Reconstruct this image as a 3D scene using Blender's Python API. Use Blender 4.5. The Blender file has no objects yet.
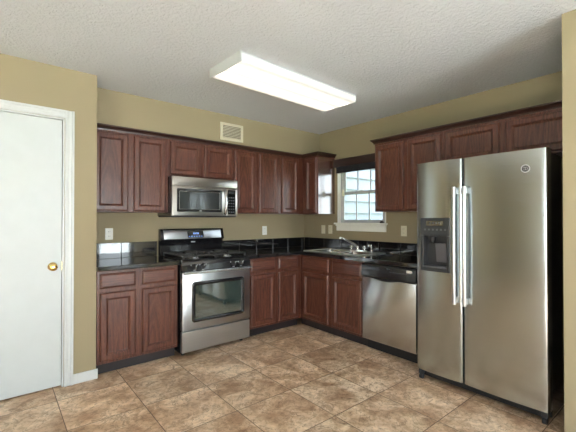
import bpy, bmesh, math, random
from mathutils import Vector, Matrix
random.seed(7)
SC = bpy.context.scene
COL = SC.collection
PI = math.pi

# ------------------------------------------------------------------ camera
cam_d = bpy.data.cameras.new('camera')
cam = bpy.data.objects.new('camera', cam_d)
COL.objects.link(cam)
cam.location = (-3.5, -3.874, 1.308)
cam.rotation_euler = (PI / 2 + 0.0089, 0, -0.6886)
cam_d.sensor_width = 36.0
cam_d.lens = 355.0 / 576 * 36.0
cam_d.clip_start = 0.05
SC.camera = cam

# ------------------------------------------------------------------ world, sun, exposure
SC.view_settings.view_transform = 'Standard'
SC.view_settings.look = 'None'
SC.view_settings.gamma = 1.0
SC.view_settings.use_curve_mapping = False
SC.view_settings.exposure = 0.68
world = bpy.data.worlds.new('sky')
SC.world = world
world.use_nodes = True
wn = world.node_tree
wn.nodes.clear()
wo = wn.nodes.new('ShaderNodeOutputWorld')
bg = wn.nodes.new('ShaderNodeBackground')
bg.inputs['Strength'].default_value = 4.2
tc = wn.nodes.new('ShaderNodeTexCoord')
sx = wn.nodes.new('ShaderNodeSeparateXYZ')
rp = wn.nodes.new('ShaderNodeValToRGB')
rp.color_ramp.elements[0].position = 0.0
rp.color_ramp.elements[0].color = (0.92, 0.97, 1.0, 1)
rp.color_ramp.elements[1].position = 0.8
rp.color_ramp.elements[1].color = (0.55, 0.75, 1.0, 1)
wn.links.new(tc.outputs['Generated'], sx.inputs[0])
wn.links.new(sx.outputs['Z'], rp.inputs[0])
wn.links.new(rp.outputs[0], bg.inputs['Color'])
wn.links.new(bg.outputs[0], wo.inputs[0])

sun_d = bpy.data.lights.new('sun', 'SUN')
sun_d.energy = 90.0
sun_d.angle = math.radians(3)
sun_d.color = (0.84, 0.92, 1.0)
sun = bpy.data.objects.new('sun', sun_d)
COL.objects.link(sun)
sun.rotation_euler = Vector((1.0, -0.03, -0.75)).to_track_quat('-Z', 'Y').to_euler()

def area(name, loc, rot, sx_, sy_, power, color):
    d = bpy.data.lights.new(name, 'AREA')
    d.shape = 'RECTANGLE'
    d.size, d.size_y = sx_, sy_
    d.energy = power
    d.color = color
    o = bpy.data.objects.new(name, d)
    COL.objects.link(o)
    o.location = loc
    o.rotation_euler = rot
    return o
# added fill lamps inside the patio door and side window, boosting the daylight
area('fill_patio_door', (-2.75, -7.43, 1.15), (PI / 2 + .3, 0, 0), 2.3, 2.0, 70, (0.92, 0.97, 1.0))
area('fill_side_window', (-6.43, -4.6, 1.4), (PI / 2, 0, -PI / 2), 2.2, 1.6, 30, (0.93, 0.98, 1.0))

# ------------------------------------------------------------------ materials
def new_mat(name):
    m = bpy.data.materials.new(name)
    m.use_nodes = True
    nt = m.node_tree
    p = nt.nodes['Principled BSDF']
    return m, nt, p

def coords(nt, scale=(1, 1, 1), rot=(0, 0, 0)):
    t = nt.nodes.new('ShaderNodeTexCoord')
    mp = nt.nodes.new('ShaderNodeMapping')
    mp.inputs['Scale'].default_value = scale
    mp.inputs['Rotation'].default_value = rot
    nt.links.new(t.outputs['Object'], mp.inputs[0])
    return mp.outputs[0]

def noise(nt, vec, scale, detail=4, rough=0.55, dist=0.0):
    n = nt.nodes.new('ShaderNodeTexNoise')
    n.inputs['Scale'].default_value = scale
    n.inputs['Detail'].default_value = detail
    n.inputs['Roughness'].default_value = rough
    n.inputs['Distortion'].default_value = dist
    nt.links.new(vec, n.inputs['Vector'])
    return n.outputs['Fac']

def ramp(nt, fac, stops):
    r = nt.nodes.new('ShaderNodeValToRGB')
    els = r.color_ramp.elements
    while len(els) < len(stops):
        els.new(0.5)
    for e, (p, c) in zip(els, stops):
        e.position = p
        e.color = (*c, 1)
    nt.links.new(fac, r.inputs[0])
    return r.outputs[0]

def mix(nt, fac, a, b, mode='MIX'):
    m = nt.nodes.new('ShaderNodeMix')
    m.data_type = 'RGBA'
    m.blend_type = mode
    for s, v in ((m.inputs[0], fac), (m.inputs[6], a), (m.inputs[7], b)):
        if isinstance(v, (int, float)):
            s.default_value = v
        elif isinstance(v, tuple):
            s.default_value = (*v, 1)
        else:
            nt.links.new(v, s)
    return m.outputs[2]

def math_n(nt, op, a, b=None, c=None):
    m = nt.nodes.new('ShaderNodeMath')
    m.operation = op
    for i, v in enumerate((a, b, c)):
        if v is None:
            continue
        if isinstance(v, (int, float)):
            m.inputs[i].default_value = v
        else:
            nt.links.new(v, m.inputs[i])
    return m.outputs[0]

def bump(nt, p, height, strength, dist=0.01):
    b = nt.nodes.new('ShaderNodeBump')
    b.inputs['Strength'].default_value = strength
    b.inputs['Distance'].default_value = dist
    nt.links.new(height, b.inputs['Height'])
    nt.links.new(b.outputs[0], p.inputs['Normal'])

def plain(name, color, rough=0.5, metal=0.0, spec=0.5, var=0.06, coat=0.0):
    m, nt, p = new_mat(name)
    f = noise(nt, coords(nt), 9, 3)
    lo = tuple(max(0, c * (1 - var)) for c in color)
    hi = tuple(min(1, c * (1 + var)) for c in color)
    nt.links.new(ramp(nt, f, [(0.35, lo), (0.65, hi)]), p.inputs['Base Color'])
    p.inputs['Roughness'].default_value = rough
    p.inputs['Metallic'].default_value = metal
    p.inputs['Specular IOR Level'].default_value = spec
    p.inputs['Coat Weight'].default_value = coat
    return m

def painted(name, color, tex=90, strength=0.12):
    m, nt, p = new_mat(name)
    v = coords(nt)
    f = noise(nt, v, 1.2, 3)
    lo = tuple(c * 0.97 for c in color)
    hi = tuple(min(1, c * 1.03) for c in color)
    nt.links.new(ramp(nt, f, [(0.3, lo), (0.7, hi)]), p.inputs['Base Color'])
    p.inputs['Roughness'].default_value = 0.75
    p.inputs['Specular IOR Level'].default_value = 0.25
    bump(nt, p, noise(nt, v, tex, 3), strength, 0.004)
    return m

def wood(name, dark, mid, light, axis='Z', rough=0.33):
    m, nt, p = new_mat(name)
    sc = {'Z': (1, 1, 0.10), 'X': (0.10, 1, 1), 'Y': (1, 0.10, 1)}[axis]
    v = coords(nt, sc)
    cath = noise(nt, v, 7.0, 2, 0.5, 0.6)
    rings = math_n(nt, 'FRACT', math_n(nt, 'MULTIPLY', cath, 13.0))
    rings = math_n(nt, 'ABSOLUTE', math_n(nt, 'SUBTRACT', rings, 0.5))
    fine = noise(nt, v, 130, 4, 0.7)
    pores = noise(nt, v, 320, 2, 0.5)
    tone = noise(nt, coords(nt), 1.6, 2)
    g = math_n(nt, 'ADD', math_n(nt, 'MULTIPLY', rings, 0.55), math_n(nt, 'MULTIPLY', fine, 0.75))
    c = ramp(nt, g, [(0.22, dark), (0.5, mid), (0.8, light)])
    c = mix(nt, math_n(nt, 'MULTIPLY', tone, 0.35), c, tuple(x * 1.35 for x in mid))
    pr = ramp(nt, pores, [(0.36, (0.55, 0.5, 0.5)), (0.48, (1, 1, 1))])
    c = mix(nt, 0.7, c, pr, 'MULTIPLY')
    nt.links.new(c, p.inputs['Base Color'])
    p.inputs['Roughness'].default_value = rough
    p.inputs['Specular IOR Level'].default_value = 0.5
    p.inputs['Coat Weight'].default_value = 0.25
    p.inputs['Coat Roughness'].default_value = 0.18
    bump(nt, p, fine, 0.06, 0.003)
    return m

def steel(name, axis='Z', base=0.55, rough=0.24, smudge=0.03, tint=(0.96, 0.985, 1.0)):
    m, nt, p = new_mat(name)
    sc = {'Z': (1, 1, 0.008), 'X': (0.008, 1, 1), 'Y': (1, 0.008, 1)}[axis]
    br = noise(nt, coords(nt, sc), 160, 2)
    sm = noise(nt, coords(nt), 5.0, 6, 0.65, 0.4)
    lo = tuple(base * 0.975 * t for t in tint)
    hi = tuple(min(1, base * 1.03 * t) for t in tint)
    nt.links.new(ramp(nt, br, [(0.3, lo), (0.7, hi)]), p.inputs['Base Color'])
    p.inputs['Metallic'].default_value = 1.0
    r = math_n(nt, 'ADD', math_n(nt, 'MULTIPLY', sm, smudge * 2), rough - smudge)
    r = math_n(nt, 'ADD', math_n(nt, 'MULTIPLY', br, 0.015), r)
    nt.links.new(r, p.inputs['Roughness'])
    return m

M = {}
M['wall'] = painted('tan_wall_paint', (0.320, 0.268, 0.170))
M['white'] = plain('white_trim_paint', (0.57, 0.595, 0.60), 0.35, var=0.02)
M['door'] = plain('white_door_paint', (0.53, 0.57, 0.58), 0.45, var=0.015)
M['plastic'] = plain('white_plastic', (0.78, 0.78, 0.74), 0.35, var=0.02)
M['ivory'] = plain('ivory_plastic', (0.70, 0.66, 0.50), 0.35, var=0.02)
M['darkslot'] = plain('outlet_slot_black', (0.03, 0.03, 0.03), 0.5)
M['ventback'] = plain('vent_interior_grey', (0.07, 0.065, 0.055), 0.8)
M['wood'] = wood('stained_oak', (0.030, 0.010, 0.007), (0.096, 0.031, 0.019), (0.190, 0.072, 0.043))
M['wood_x'] = wood('stained_oak_across', (0.030, 0.010, 0.007), (0.096, 0.031, 0.019), (0.190, 0.072, 0.043), 'X')
M['wood_y'] = wood('stained_oak_along_side', (0.030, 0.010, 0.007), (0.096, 0.031, 0.019), (0.190, 0.072, 0.043), 'Y')
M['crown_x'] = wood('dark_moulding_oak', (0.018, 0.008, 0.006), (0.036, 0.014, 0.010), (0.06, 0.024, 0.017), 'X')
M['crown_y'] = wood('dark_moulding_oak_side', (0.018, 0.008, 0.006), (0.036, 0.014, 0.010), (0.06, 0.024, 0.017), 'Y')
M['panel'] = plain('varnished_side_panel', (0.075, 0.028, 0.020), 0.2, coat=1.0, var=0.2)
M['panel'].node_tree.nodes['Principled BSDF'].inputs['Coat Roughness'].default_value = 0.17
M['panel'].node_tree.nodes['Principled BSDF'].inputs['IOR'].default_value = 1.7
M['panel'].node_tree.nodes['Principled BSDF'].inputs['Coat IOR'].default_value = 2.0
M['toe'] = plain('dark_toe_kick', (0.022, 0.018, 0.02), 0.4)
M['steel'] = steel('brushed_steel_upright', 'Z')
M['steel_x'] = steel('brushed_steel_across', 'X', 0.50, 0.31)
M['steel_fridge'] = steel('fridge_steel', 'Y', 0.50, 0.20, 0.03, (0.90, 0.97, 0.98))
M['steel_warm'] = steel('microwave_steel', 'X', 0.44, 0.30, 0.03, (1.0, 0.95, 0.88))
M['steel_fascia'] = steel('fascia_steel', 'X', 0.62, 0.32, 0.03, (0.95, 0.97, 1.0))
M['steel_bright'] = steel('polished_steel', 'Z', 0.56, 0.24, 0.03)
M['cream'] = plain('cream_vent_enamel', (0.60, 0.55, 0.42), 0.4, var=0.02)
M['rim_steel'] = steel('sink_rim_steel', 'Y', 0.85, 0.30, 0.03)
M['sink_steel'] = steel('sink_steel', 'Y', 0.66, 0.24, 0.04)
M['chrome'] = plain('chrome', (0.85, 0.86, 0.87), 0.06, 1.0, var=0.01)
M['brass'] = plain('polished_brass', (0.80, 0.56, 0.20), 0.14, 1.0, var=0.05)
M['black'] = plain('black_enamel', (0.010, 0.010, 0.012), 0.16, coat=0.5)
M['blackmat'] = plain('matt_black', (0.014, 0.014, 0.015), 0.5)
M['iron'] = plain('cast_iron', (0.022, 0.022, 0.023), 0.42)
M['glassblack'] = plain('black_glass', (0.010, 0.012, 0.012), 0.04, spec=0.7, coat=1.0)
M['glassblack'].node_tree.nodes['Principled BSDF'].inputs['Coat IOR'].default_value = 2.3
M['oven_glass'] = plain('oven_glass_painted_reflection', (0.040, 0.060, 0.053), 0.05, spec=0.8, coat=1.0)  # greenish base colour stands in for the reflected lawn
M['oven_glass'].node_tree.nodes['Principled BSDF'].inputs['Coat IOR'].default_value = 2.4
M['micro_glass'] = plain('microwave_window_mesh', (0.035, 0.040, 0.042), 0.13, coat=0.6)
M['greyplastic'] = plain('dark_grey_plastic', (0.030, 0.032, 0.036), 0.30)
M['paddle'] = plain('mid_grey_plastic', (0.10, 0.105, 0.115), 0.35)
M['print'] = plain('pale_printed_marks', (0.55, 0.57, 0.60), 0.5)
M['blind'] = plain('dark_blind_slats', (0.020, 0.018, 0.024), 0.35)
M['valance'] = wood('dark_blind_valance', (0.012, 0.006, 0.005), (0.026, 0.012, 0.010), (0.045, 0.02, 0.016), 'Y')
M['brightwhite'] = plain('lightened_trim_white', (0.86, 0.86, 0.80), 0.35, var=0.02)  # lighter copy of the trim white, making up for light missing there
M['sash'] = plain('pale_window_vinyl', (0.50, 0.51, 0.53), 0.4, var=0.02)
M['rubber'] = plain('black_rubber', (0.02, 0.02, 0.02), 0.55)

def granite():
    m, nt, p = new_mat('black_granite')
    v = coords(nt)
    a = noise(nt, v, 170, 3, 0.7)
    b = noise(nt, v, 45, 4, 0.6)
    c = ramp(nt, a, [(0.52, (0.006, 0.006, 0.008)), (0.66, (0.035, 0.036, 0.042)), (0.78, (0.16, 0.17, 0.18))])
    c = mix(nt, 0.5, c, ramp(nt, b, [(0.4, (0.3, 0.3, 0.3)), (0.7, (1, 1, 1))]), 'MULTIPLY')
    nt.links.new(c, p.inputs['Base Color'])
    p.inputs['Roughness'].default_value = 0.06
    p.inputs['Specular IOR Level'].default_value = 0.7
    p.inputs['Coat Weight'].default_value = 0.7
    p.inputs['Coat Roughness'].default_value = 0.03
    return m
M['granite'] = granite()
M['grout'] = plain('dark_grout', (0.06, 0.06, 0.062), 0.8)

def ceiling_mat():
    m, nt, p = new_mat('textured_ceiling')
    v = coords(nt)
    f = noise(nt, v, 1.0, 3)
    nt.links.new(ramp(nt, f, [(0.3, (0.645, 0.67, 0.725)), (0.7, (0.685, 0.71, 0.765))]), p.inputs['Base Color'])
    p.inputs['Roughness'].default_value = 0.85
    p.inputs['Specular IOR Level'].default_value = 0.2
    k = ramp(nt, noise(nt, v, 40, 5, 0.65, 0.4), [(0.40, (0, 0, 0)), (0.62, (1, 1, 1))])
    bump(nt, p, k, 0.6, 0.012)
    return m
M['ceiling'] = ceiling_mat()

def floor_mat():
    m, nt, p = new_mat('travertine_tiles')
    t = nt.nodes.new('ShaderNodeTexCoord')
    s = nt.nodes.new('ShaderNodeSeparateXYZ')
    nt.links.new(t.outputs['Object'], s.inputs[0])
    T = 0.467
    fx = math_n(nt, 'DIVIDE', math_n(nt, 'ADD', s.outputs['X'], 1.285 + 20 * T), T)
    fy = math_n(nt, 'DIVIDE', math_n(nt, 'ADD', s.outputs['Y'], 1.306 + 20 * T), T)
    dx = math_n(nt, 'ABSOLUTE', math_n(nt, 'SUBTRACT', math_n(nt, 'FRACT', fx), 0.5))
    dy = math_n(nt, 'ABSOLUTE', math_n(nt, 'SUBTRACT', math_n(nt, 'FRACT', fy), 0.5))
    edge = math_n(nt, 'MAXIMUM', dx, dy)
    joint = math_n(nt, 'GREATER_THAN', edge, 0.4945)
    soft = nt.nodes.new('ShaderNodeMapRange')
    soft.inputs['From Min'].default_value = 0.485
    soft.inputs['From Max'].default_value = 0.497
    nt.links.new(edge, soft.inputs['Value'])
    idv = nt.nodes.new('ShaderNodeCombineXYZ')
    nt.links.new(math_n(nt, 'FLOOR', fx), idv.inputs[0])
    nt.links.new(math_n(nt, 'FLOOR', fy), idv.inputs[1])
    wnz = nt.nodes.new('ShaderNodeTexWhiteNoise')
    wnz.noise_dimensions = '3D'
    nt.links.new(idv.outputs[0], wnz.inputs['Vector'])
    # each tile shows its own piece of stone
    off = nt.nodes.new('ShaderNodeVectorMath')
    off.operation = 'MULTIPLY_ADD'
    nt.links.new(wnz.outputs['Color'], off.inputs[0])
    off.inputs[1].default_value = (7, 7, 7)
    nt.links.new(t.outputs['Object'], off.inputs[2])
    vec = off.outputs[0]
    big = noise(nt, vec, 3.6, 8, 0.62, 0.9)
    fine = noise(nt, vec, 24, 6, 0.75, 0.5)
    vein = noise(nt, vec, 5.0, 5, 0.6, 2.2)
    vn = math_n(nt, 'ABSOLUTE', math_n(nt, 'SUBTRACT', vein, 0.5))
    c = ramp(nt, big, [(0.36, (0.44, 0.272, 0.165)), (0.49, (0.62, 0.435, 0.290)), (0.63, (0.84, 0.665, 0.495))])
    c = mix(nt, 0.65, c, ramp(nt, fine, [(0.38, (0.50, 0.43, 0.37)), (0.52, (1, 1, 1)), (0.70, (1.2, 1.2, 1.2))]), 'MULTIPLY')
    c = mix(nt, ramp(nt, vn, [(0.0, (0.7, 0.7, 0.7)), (0.018, (0, 0, 0))]), c, (0.17, 0.10, 0.06))
    val = math_n(nt, 'ADD', 0.9, math_n(nt, 'MULTIPLY', wnz.outputs['Value'], 0.2))
    hsv = nt.nodes.new('ShaderNodeHueSaturation')
    nt.links.new(c, hsv.inputs['Color'])
    nt.links.new(val, hsv.inputs['Value'])
    c = mix(nt, joint, hsv.outputs[0], (0.13, 0.085, 0.055))
    nt.links.new(c, p.inputs['Base Color'])
    r = math_n(nt, 'ADD', 0.30, math_n(nt, 'MULTIPLY', fine, 0.3))
    nt.links.new(r, p.inputs['Roughness'])
    p.inputs['Specular IOR Level'].default_value = 0.4
    h = math_n(nt, 'SUBTRACT', math_n(nt, 'MULTIPLY', fine, 0.25), soft.outputs[0])
    bump(nt, p, h, 0.35, 0.004)
    return m
M['floor'] = floor_mat()

def pane_mat():
    m, nt, p = new_mat('clear_pane')
    nt.nodes.remove(p)
    out = [n for n in nt.nodes if n.type == 'OUTPUT_MATERIAL'][0]
    tr = nt.nodes.new('ShaderNodeBsdfTransparent')
    tr.inputs[0].default_value = (0.96, 0.98, 0.98, 1)
    gl = nt.nodes.new('ShaderNodeBsdfGlossy')
    gl.inputs['Roughness'].default_value = 0.02
    fr = nt.nodes.new('ShaderNodeFresnel')
    geo = nt.nodes.new('ShaderNodeNewGeometry')
    ior = nt.nodes.new('ShaderNodeMapRange')          # thin pane: same reflectance entering and leaving
    ior.inputs['To Min'].default_value = 1.45
    ior.inputs['To Max'].default_value = 1 / 1.45
    nt.links.new(geo.outputs['Backfacing'], ior.inputs['Value'])
    nt.links.new(ior.outputs[0], fr.inputs[0])
    mx = nt.nodes.new('ShaderNodeMixShader')
    nt.links.new(fr.outputs[0], mx.inputs[0])
    nt.links.new(tr.outputs[0], mx.inputs[1])
    nt.links.new(gl.outputs[0], mx.inputs[2])
    nt.links.new(mx.outputs[0], out.inputs[0])
    return m
M['pane'] = pane_mat()

def emit(name, color, strength):
    m, nt, p = new_mat(name)
    f = noise(nt, coords(nt), 4, 2)
    nt.links.new(ramp(nt, f, [(0.3, tuple(c * 0.97 for c in color)), (0.7, color)]), p.inputs['Emission Color'])
    p.inputs['Base Color'].default_value = (*color, 1)
    p.inputs['Emission Strength'].default_value = strength
    return m

def lens_mat():
    # acrylic lens over two tubes: brightest where the tubes run (lit lamp)
    m, nt, p = new_mat('lit_acrylic_lens')
    t = nt.nodes.new('ShaderNodeTexCoord')
    s = nt.nodes.new('ShaderNodeSeparateXYZ')
    nt.links.new(t.outputs['Object'], s.inputs[0])
    a = math_n(nt, 'ABSOLUTE', s.outputs['Y'])
    d = math_n(nt, 'ABSOLUTE', math_n(nt, 'SUBTRACT', a, 0.085))
    mr = nt.nodes.new('ShaderNodeMapRange')
    mr.interpolation_type = 'SMOOTHSTEP'
    mr.inputs['From Min'].default_value = 0.0
    mr.inputs['From Max'].default_value = 0.12
    mr.inputs['To Min'].default_value = 0.95
    mr.inputs['To Max'].default_value = .36
    nt.links.new(d, mr.inputs['Value'])
    p.inputs['Base Color'].default_value = (0.5, 0.5, 0.48, 1)
    p.inputs['Emission Color'].default_value = (1.0, 0.95, 0.87, 1)
    nt.links.new(mr.outputs[0], p.inputs['Emission Strength'])
    return m
M['lens'] = lens_mat()
M['display'] = emit('blue_display_digits', (0.25, 0.45, 1.0), 0.5)

def siding_mat():
    m, nt, p = new_mat('painted_lap_siding')
    v = coords(nt, (0.3, 1, 4))
    f = noise(nt, v, 22, 4)
    nt.links.new(ramp(nt, f, [(0.3, (0.27, 0.275, 0.325)), (0.7, (0.315, 0.32, 0.375))]), p.inputs['Base Color'])
    p.inputs['Roughness'].default_value = 0.6
    return m
M['siding'] = siding_mat()
def grass_mat():
    m, nt, p = new_mat('lawn_grass')
    v = coords(nt)
    f = noise(nt, v, 3, 6, 0.7)
    nt.links.new(ramp(nt, f, [(0.3, (0.06, 0.14, 0.03)), (0.7, (0.17, 0.28, 0.07))]), p.inputs['Base Color'])
    p.inputs['Roughness'].default_value = 0.9
    return m
M['grass'] = grass_mat()
M['concrete'] = plain('pale_concrete', (0.55, 0.53, 0.49), 0.85)
M['leaf'] = plain('hedge_leaves', (0.05, 0.13, 0.04), 0.7, var=0.5)

# ------------------------------------------------------------------ mesh helpers
class MB:
    def __init__(self):
        self.bm = bmesh.new()
        self.smooth = False

    def quad(self, pts):
        return self.bm.faces.new([self.bm.verts.new(p) for p in pts])

    def box(self, x0, x1, y0, y1, z0, z1, bev=0.0, seg=2):
        x0, x1 = min(x0, x1), max(x0, x1)
        y0, y1 = min(y0, y1), max(y0, y1)
        z0, z1 = min(z0, z1), max(z0, z1)
        b = bmesh.new()
        mat = Matrix.Translation(((x0 + x1) / 2, (y0 + y1) / 2, (z0 + z1) / 2)) @ Matrix.Diagonal((x1 - x0, y1 - y0, z1 - z0, 1))
        bmesh.ops.create_cube(b, size=1, matrix=mat)
        if bev > 0:
            bev = min(bev, 0.45 * min(x1 - x0, y1 - y0, z1 - z0))
            bmesh.ops.bevel(b, geom=b.edges[:], offset=bev, segments=seg, affect='EDGES', profile=0.6)
        self.merge(b)
        return self

    def merge(self, b, mat=None):
        if mat is not None:
            bmesh.ops.transform(b, matrix=mat, verts=b.verts[:])
        me = bpy.data.meshes.new('tmp')
        b.to_mesh(me)
        self.bm.from_mesh(me)
        bpy.data.meshes.remove(me)
        b.free()

    def cyl(self, p0, p1, r0, r1=None, n=24, cap=True):
        r1 = r0 if r1 is None else r1
        p0, p1 = Vector(p0), Vector(p1)
        d = p1 - p0
        b = bmesh.new()
        bmesh.ops.create_cone(b, cap_ends=cap, segments=n, radius1=r0, radius2=r1, depth=d.length)
        q = d.to_track_quat('Z', 'Y').to_matrix().to_4x4()
        self.merge(b, Matrix.Translation((p0 + p1) / 2) @ q)
        self.smooth = True
        return self

    def lathe(self, base, axis, prof, n=28):
        """prof: list of (radius, height) along axis from base"""
        base, axis = Vector(base), Vector(axis).normalized()
        q = axis.to_track_quat('Z', 'Y').to_matrix()
        rings = []
        for r, h in prof:
            if r <= 1e-6:
                rings.append([self.bm.verts.new(base + axis * h)])
            else:
                rings.append([self.bm.verts.new(base + q @ Vector((r * math.cos(2 * PI * i / n), r * math.sin(2 * PI * i / n), h))) for i in range(n)])
        for a, b in zip(rings, rings[1:]):
            for i in range(n):
                j = (i + 1) % n
                if len(a) == 1 and len(b) > 1:
                    self.bm.faces.new([a[0], b[i], b[j]])
                elif len(b) == 1 and len(a) > 1:
                    self.bm.faces.new([a[i], a[j], b[0]])
                elif len(a) > 1:
                    self.bm.faces.new([a[i], a[j], b[j], b[i]])
        self.smooth = True
        return self

    def tube(self, pts, r, n=12, rads=None, sx=1.0):
        pts = [Vector(p) for p in pts]
        rings = []
        up = None
        for i, p in enumerate(pts):
            t = (pts[min(i + 1, len(pts) - 1)] - pts[max(i - 1, 0)]).normalized()
            if up is None:
                up = t.orthogonal().normalized() if abs(t.z) < 0.9 else Vector((1, 0, 0))
            a = (up - t * up.dot(t)).normalized()
            up = a
            c = t.cross(a)
            rr = rads[i] if rads else r
            rings.append([self.bm.verts.new(p + a * rr * math.cos(2 * PI * k / n) + c * rr * sx * math.sin(2 * PI * k / n)) for k in range(n)])
        for a, b in zip(rings, rings[1:]):
            for k in range(n):
                self.bm.faces.new([a[k], a[(k + 1) % n], b[(k + 1) % n], b[k]])
        self.bm.faces.new(rings[0][::-1])
        self.bm.faces.new(rings[-1])
        self.smooth = True
        return self

    def prism(self, poly, o, ea, eb, ec, depth):
        """poly of (a, b) in the plane o+ea*a+eb*b, extruded along ec by depth"""
        o, ea, eb, ec = map(Vector, (o, ea, eb, ec))
        lo = [self.bm.verts.new(o + ea * a + eb * b) for a, b in poly]
        hi = [self.bm.verts.new(o + ea * a + eb * b + ec * depth) for a, b in poly]
        self.bm.faces.new(lo)
        self.bm.faces.new(hi[::-1])
        n = len(poly)
        for i in range(n):
            j = (i + 1) % n
            self.bm.faces.new([lo[i], hi[i], hi[j], lo[j]])
        return self

    def panel(self, o, ea, eb, en, w, h, steps, radius=None, fill=True, nseg=5):
        """nested rounded rectangles: steps of (inset, depth along en); first ring closed at the back"""
        o, ea, eb, en = map(Vector, (o, ea, eb, en))
        loops = []
        for k, (ins, d) in enumerate(steps):
            if radius is None:
                ring = [(ins, ins), (w - ins, ins), (w - ins, h - ins), (ins, h - ins)]
            else:
                rr = radius[k] if isinstance(radius, (list, tuple)) else radius
                ring = rrect(ins, ins, w - ins, h - ins, rr, nseg)
            loops.append([self.bm.verts.new(o + ea * a + eb * b + en * d) for a, b in ring])
        n = len(loops[0])
        for A, B in zip(loops, loops[1:]):
            for i in range(n):
                j = (i + 1) % n
                self.bm.faces.new([A[i], A[j], B[j], B[i]])
        if fill:
            self.bm.faces.new(loops[0][::-1])
            self.bm.faces.new(loops[-1])
        else:
            for i in range(n):
                j = (i + 1) % n
                self.bm.faces.new([loops[-1][i], loops[-1][j], loops[0][j], loops[0][i]])
        return self

    def build(self, name, mat, parent=None, loc=None, smooth=None, kind=None):
        bmesh.ops.recalc_face_normals(self.bm, faces=self.bm.faces[:])
        root = parent
        while root is not None and root.parent is not None:
            root = root.parent
        L = Vector(loc) if loc is not None else (Vector(root.get('base', root.location)) if root is not None else Vector((0, 0, 0)))
        bmesh.ops.translate(self.bm, verts=self.bm.verts[:], vec=-L)
        me = bpy.data.meshes.new(name)
        self.bm.to_mesh(me)
        self.bm.free()
        me.materials.append(mat)
        sm = self.smooth if smooth is None else smooth
        if sm:
            for p in me.polygons:
                p.use_smooth = True
            me.set_sharp_from_angle(angle=math.radians(38))
        o = bpy.data.objects.new(name, me)
        COL.objects.link(o)
        if parent is not None:
            o.parent = parent
        else:
            o.location = L
        if kind:
            o['kind'] = kind
        return o

def rrect(a0, b0, a1, b1, r, n=5):
    pts = []
    for (ca, cb, s) in ((a1 - r, b0 + r, -PI / 2), (a1 - r, b1 - r, 0), (a0 + r, b1 - r, PI / 2), (a0 + r, b0 + r, PI)):
        for i in range(n + 1):
            t = s + (PI / 2) * i / n
            pts.append((ca + r * math.cos(t), cb + r * math.sin(t)))
    return pts

def thing(name, label, cat, loc, group=None, kind=None):
    o = bpy.data.objects.new(name, None)
    o.empty_display_size = 0.1
    COL.objects.link(o)
    o.location = loc
    o['base'] = tuple(loc)
    o['label'] = label
    o['category'] = cat
    if group:
        o['group'] = group
    if kind:
        o['kind'] = kind
    return o

def tag(o, label, cat, group=None):
    o['label'] = label
    o['category'] = cat
    if group:
        o['group'] = group
    return o

def struct(name, mb, mat, label=None):
    o = mb.build(name, mat, kind='structure')
    if label:
        o['label'] = label
    return o

X, Y, Z = Vector((1, 0, 0)), Vector((0, 1, 0)), Vector((0, 0, 1))

# ------------------------------------------------------------------ the room
H = 2.4977
XL, YR = -6.5, -7.5          # far left wall, rear wall
XJ, YJ = -2.858, -0.608      # corner of the wall with the white door
YE, XE = -5.0, 1.2           # where the dining end widens
XN, YN = -0.97, -3.30        # corner of the wall beside the refrigerator

struct('floor', MB().box(XL - .1, 1.32, YR - .1, 0.12, -0.08, 0.0), M['floor'], 'beige travertine tile floor')
struct('ceiling', MB().box(XL - .1, 1.32, YR - .1, 0.12, H, H + 0.1), M['ceiling'], 'white textured ceiling')
struct('wall_back', MB().box(XL, 0.12, 0.0, 0.12, 0, H), M['wall'], 'tan back wall behind the range')
struct('wall_soffit', MB().box(XJ, 0.0, -0.317, 0.0, 2.135, H), M['wall'], 'tan furred down soffit over back wall cabinets')
WY0, WY1, WZ0, WZ1 = -1.415, -0.655, 1.262, 2.09     # window opening
mb = MB()
mb.box(0, 0.12, YN - .12, WY0, 0, H)
mb.box(0, 0.12, WY1, 0.0, 0, H)
mb.box(0, 0.12, WY0, WY1, 0, WZ0)
mb.box(0, 0.12, WY0, WY1, WZ1, H)
struct('wall_right', mb, M['wall'], 'tan right wall with the kitchen window')
DX0, DX1, DZ = -3.875, -3.085, 2.10                  # white door opening
mb = MB()
mb.box(XL, DX0, YJ, YJ + .12, 0, H)
mb.box(DX1, XJ, YJ, YJ + .12, 0, H)
mb.box(DX0, DX1, YJ, YJ + .12, DZ, H)
mb.box(XJ - .12, XJ, YJ + .12, 0.0, 0, H)
struct('wall_left', mb, M['wall'], 'tan wall around the white door')
mb = MB()
mb.box(XN, 0.0, YN - .12, YN, 0, H)
mb.box(XN, XN + .12, YE, YN - .12, 0, H)
mb.box(XN + .12, XE, YE, YE + .12, 0, H)
mb.box(XE, XE + .12, YR - .12, YE + .12, 0, H)
struct('wall_near_right', mb, M['wall'], 'tan wall end right of the refrigerator')
# dining end of the room (seen in reflections): rear wall with glass doors, far left wall with window
mb = MB()
mb.box(XL, -3.95, YR - .12, YR, 0, H)
mb.box(-1.55, -1.25, YR - .12, YR, 0, H)
mb.box(-.30, XE, YR - .12, YR, 0, H)
mb.box(-1.25, -.30, YR - .12, YR, 2.15, H)
mb.box(-3.95, -1.55, YR - .12, YR, 2.15, H)
struct('wall_rear', mb, M['wall'])
mb = MB()
mb.box(XL - .12, XL, YR, -5.75, 0, H)
mb.box(XL - .12, XL, -3.45, 0.12, 0, H)
mb.box(XL - .12, XL, -5.75, -3.45, 0, 0.55)
mb.box(XL - .12, XL, -5.75, -3.45, 2.25, H)
struct('wall_far_left', mb, M['wall'])

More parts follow.
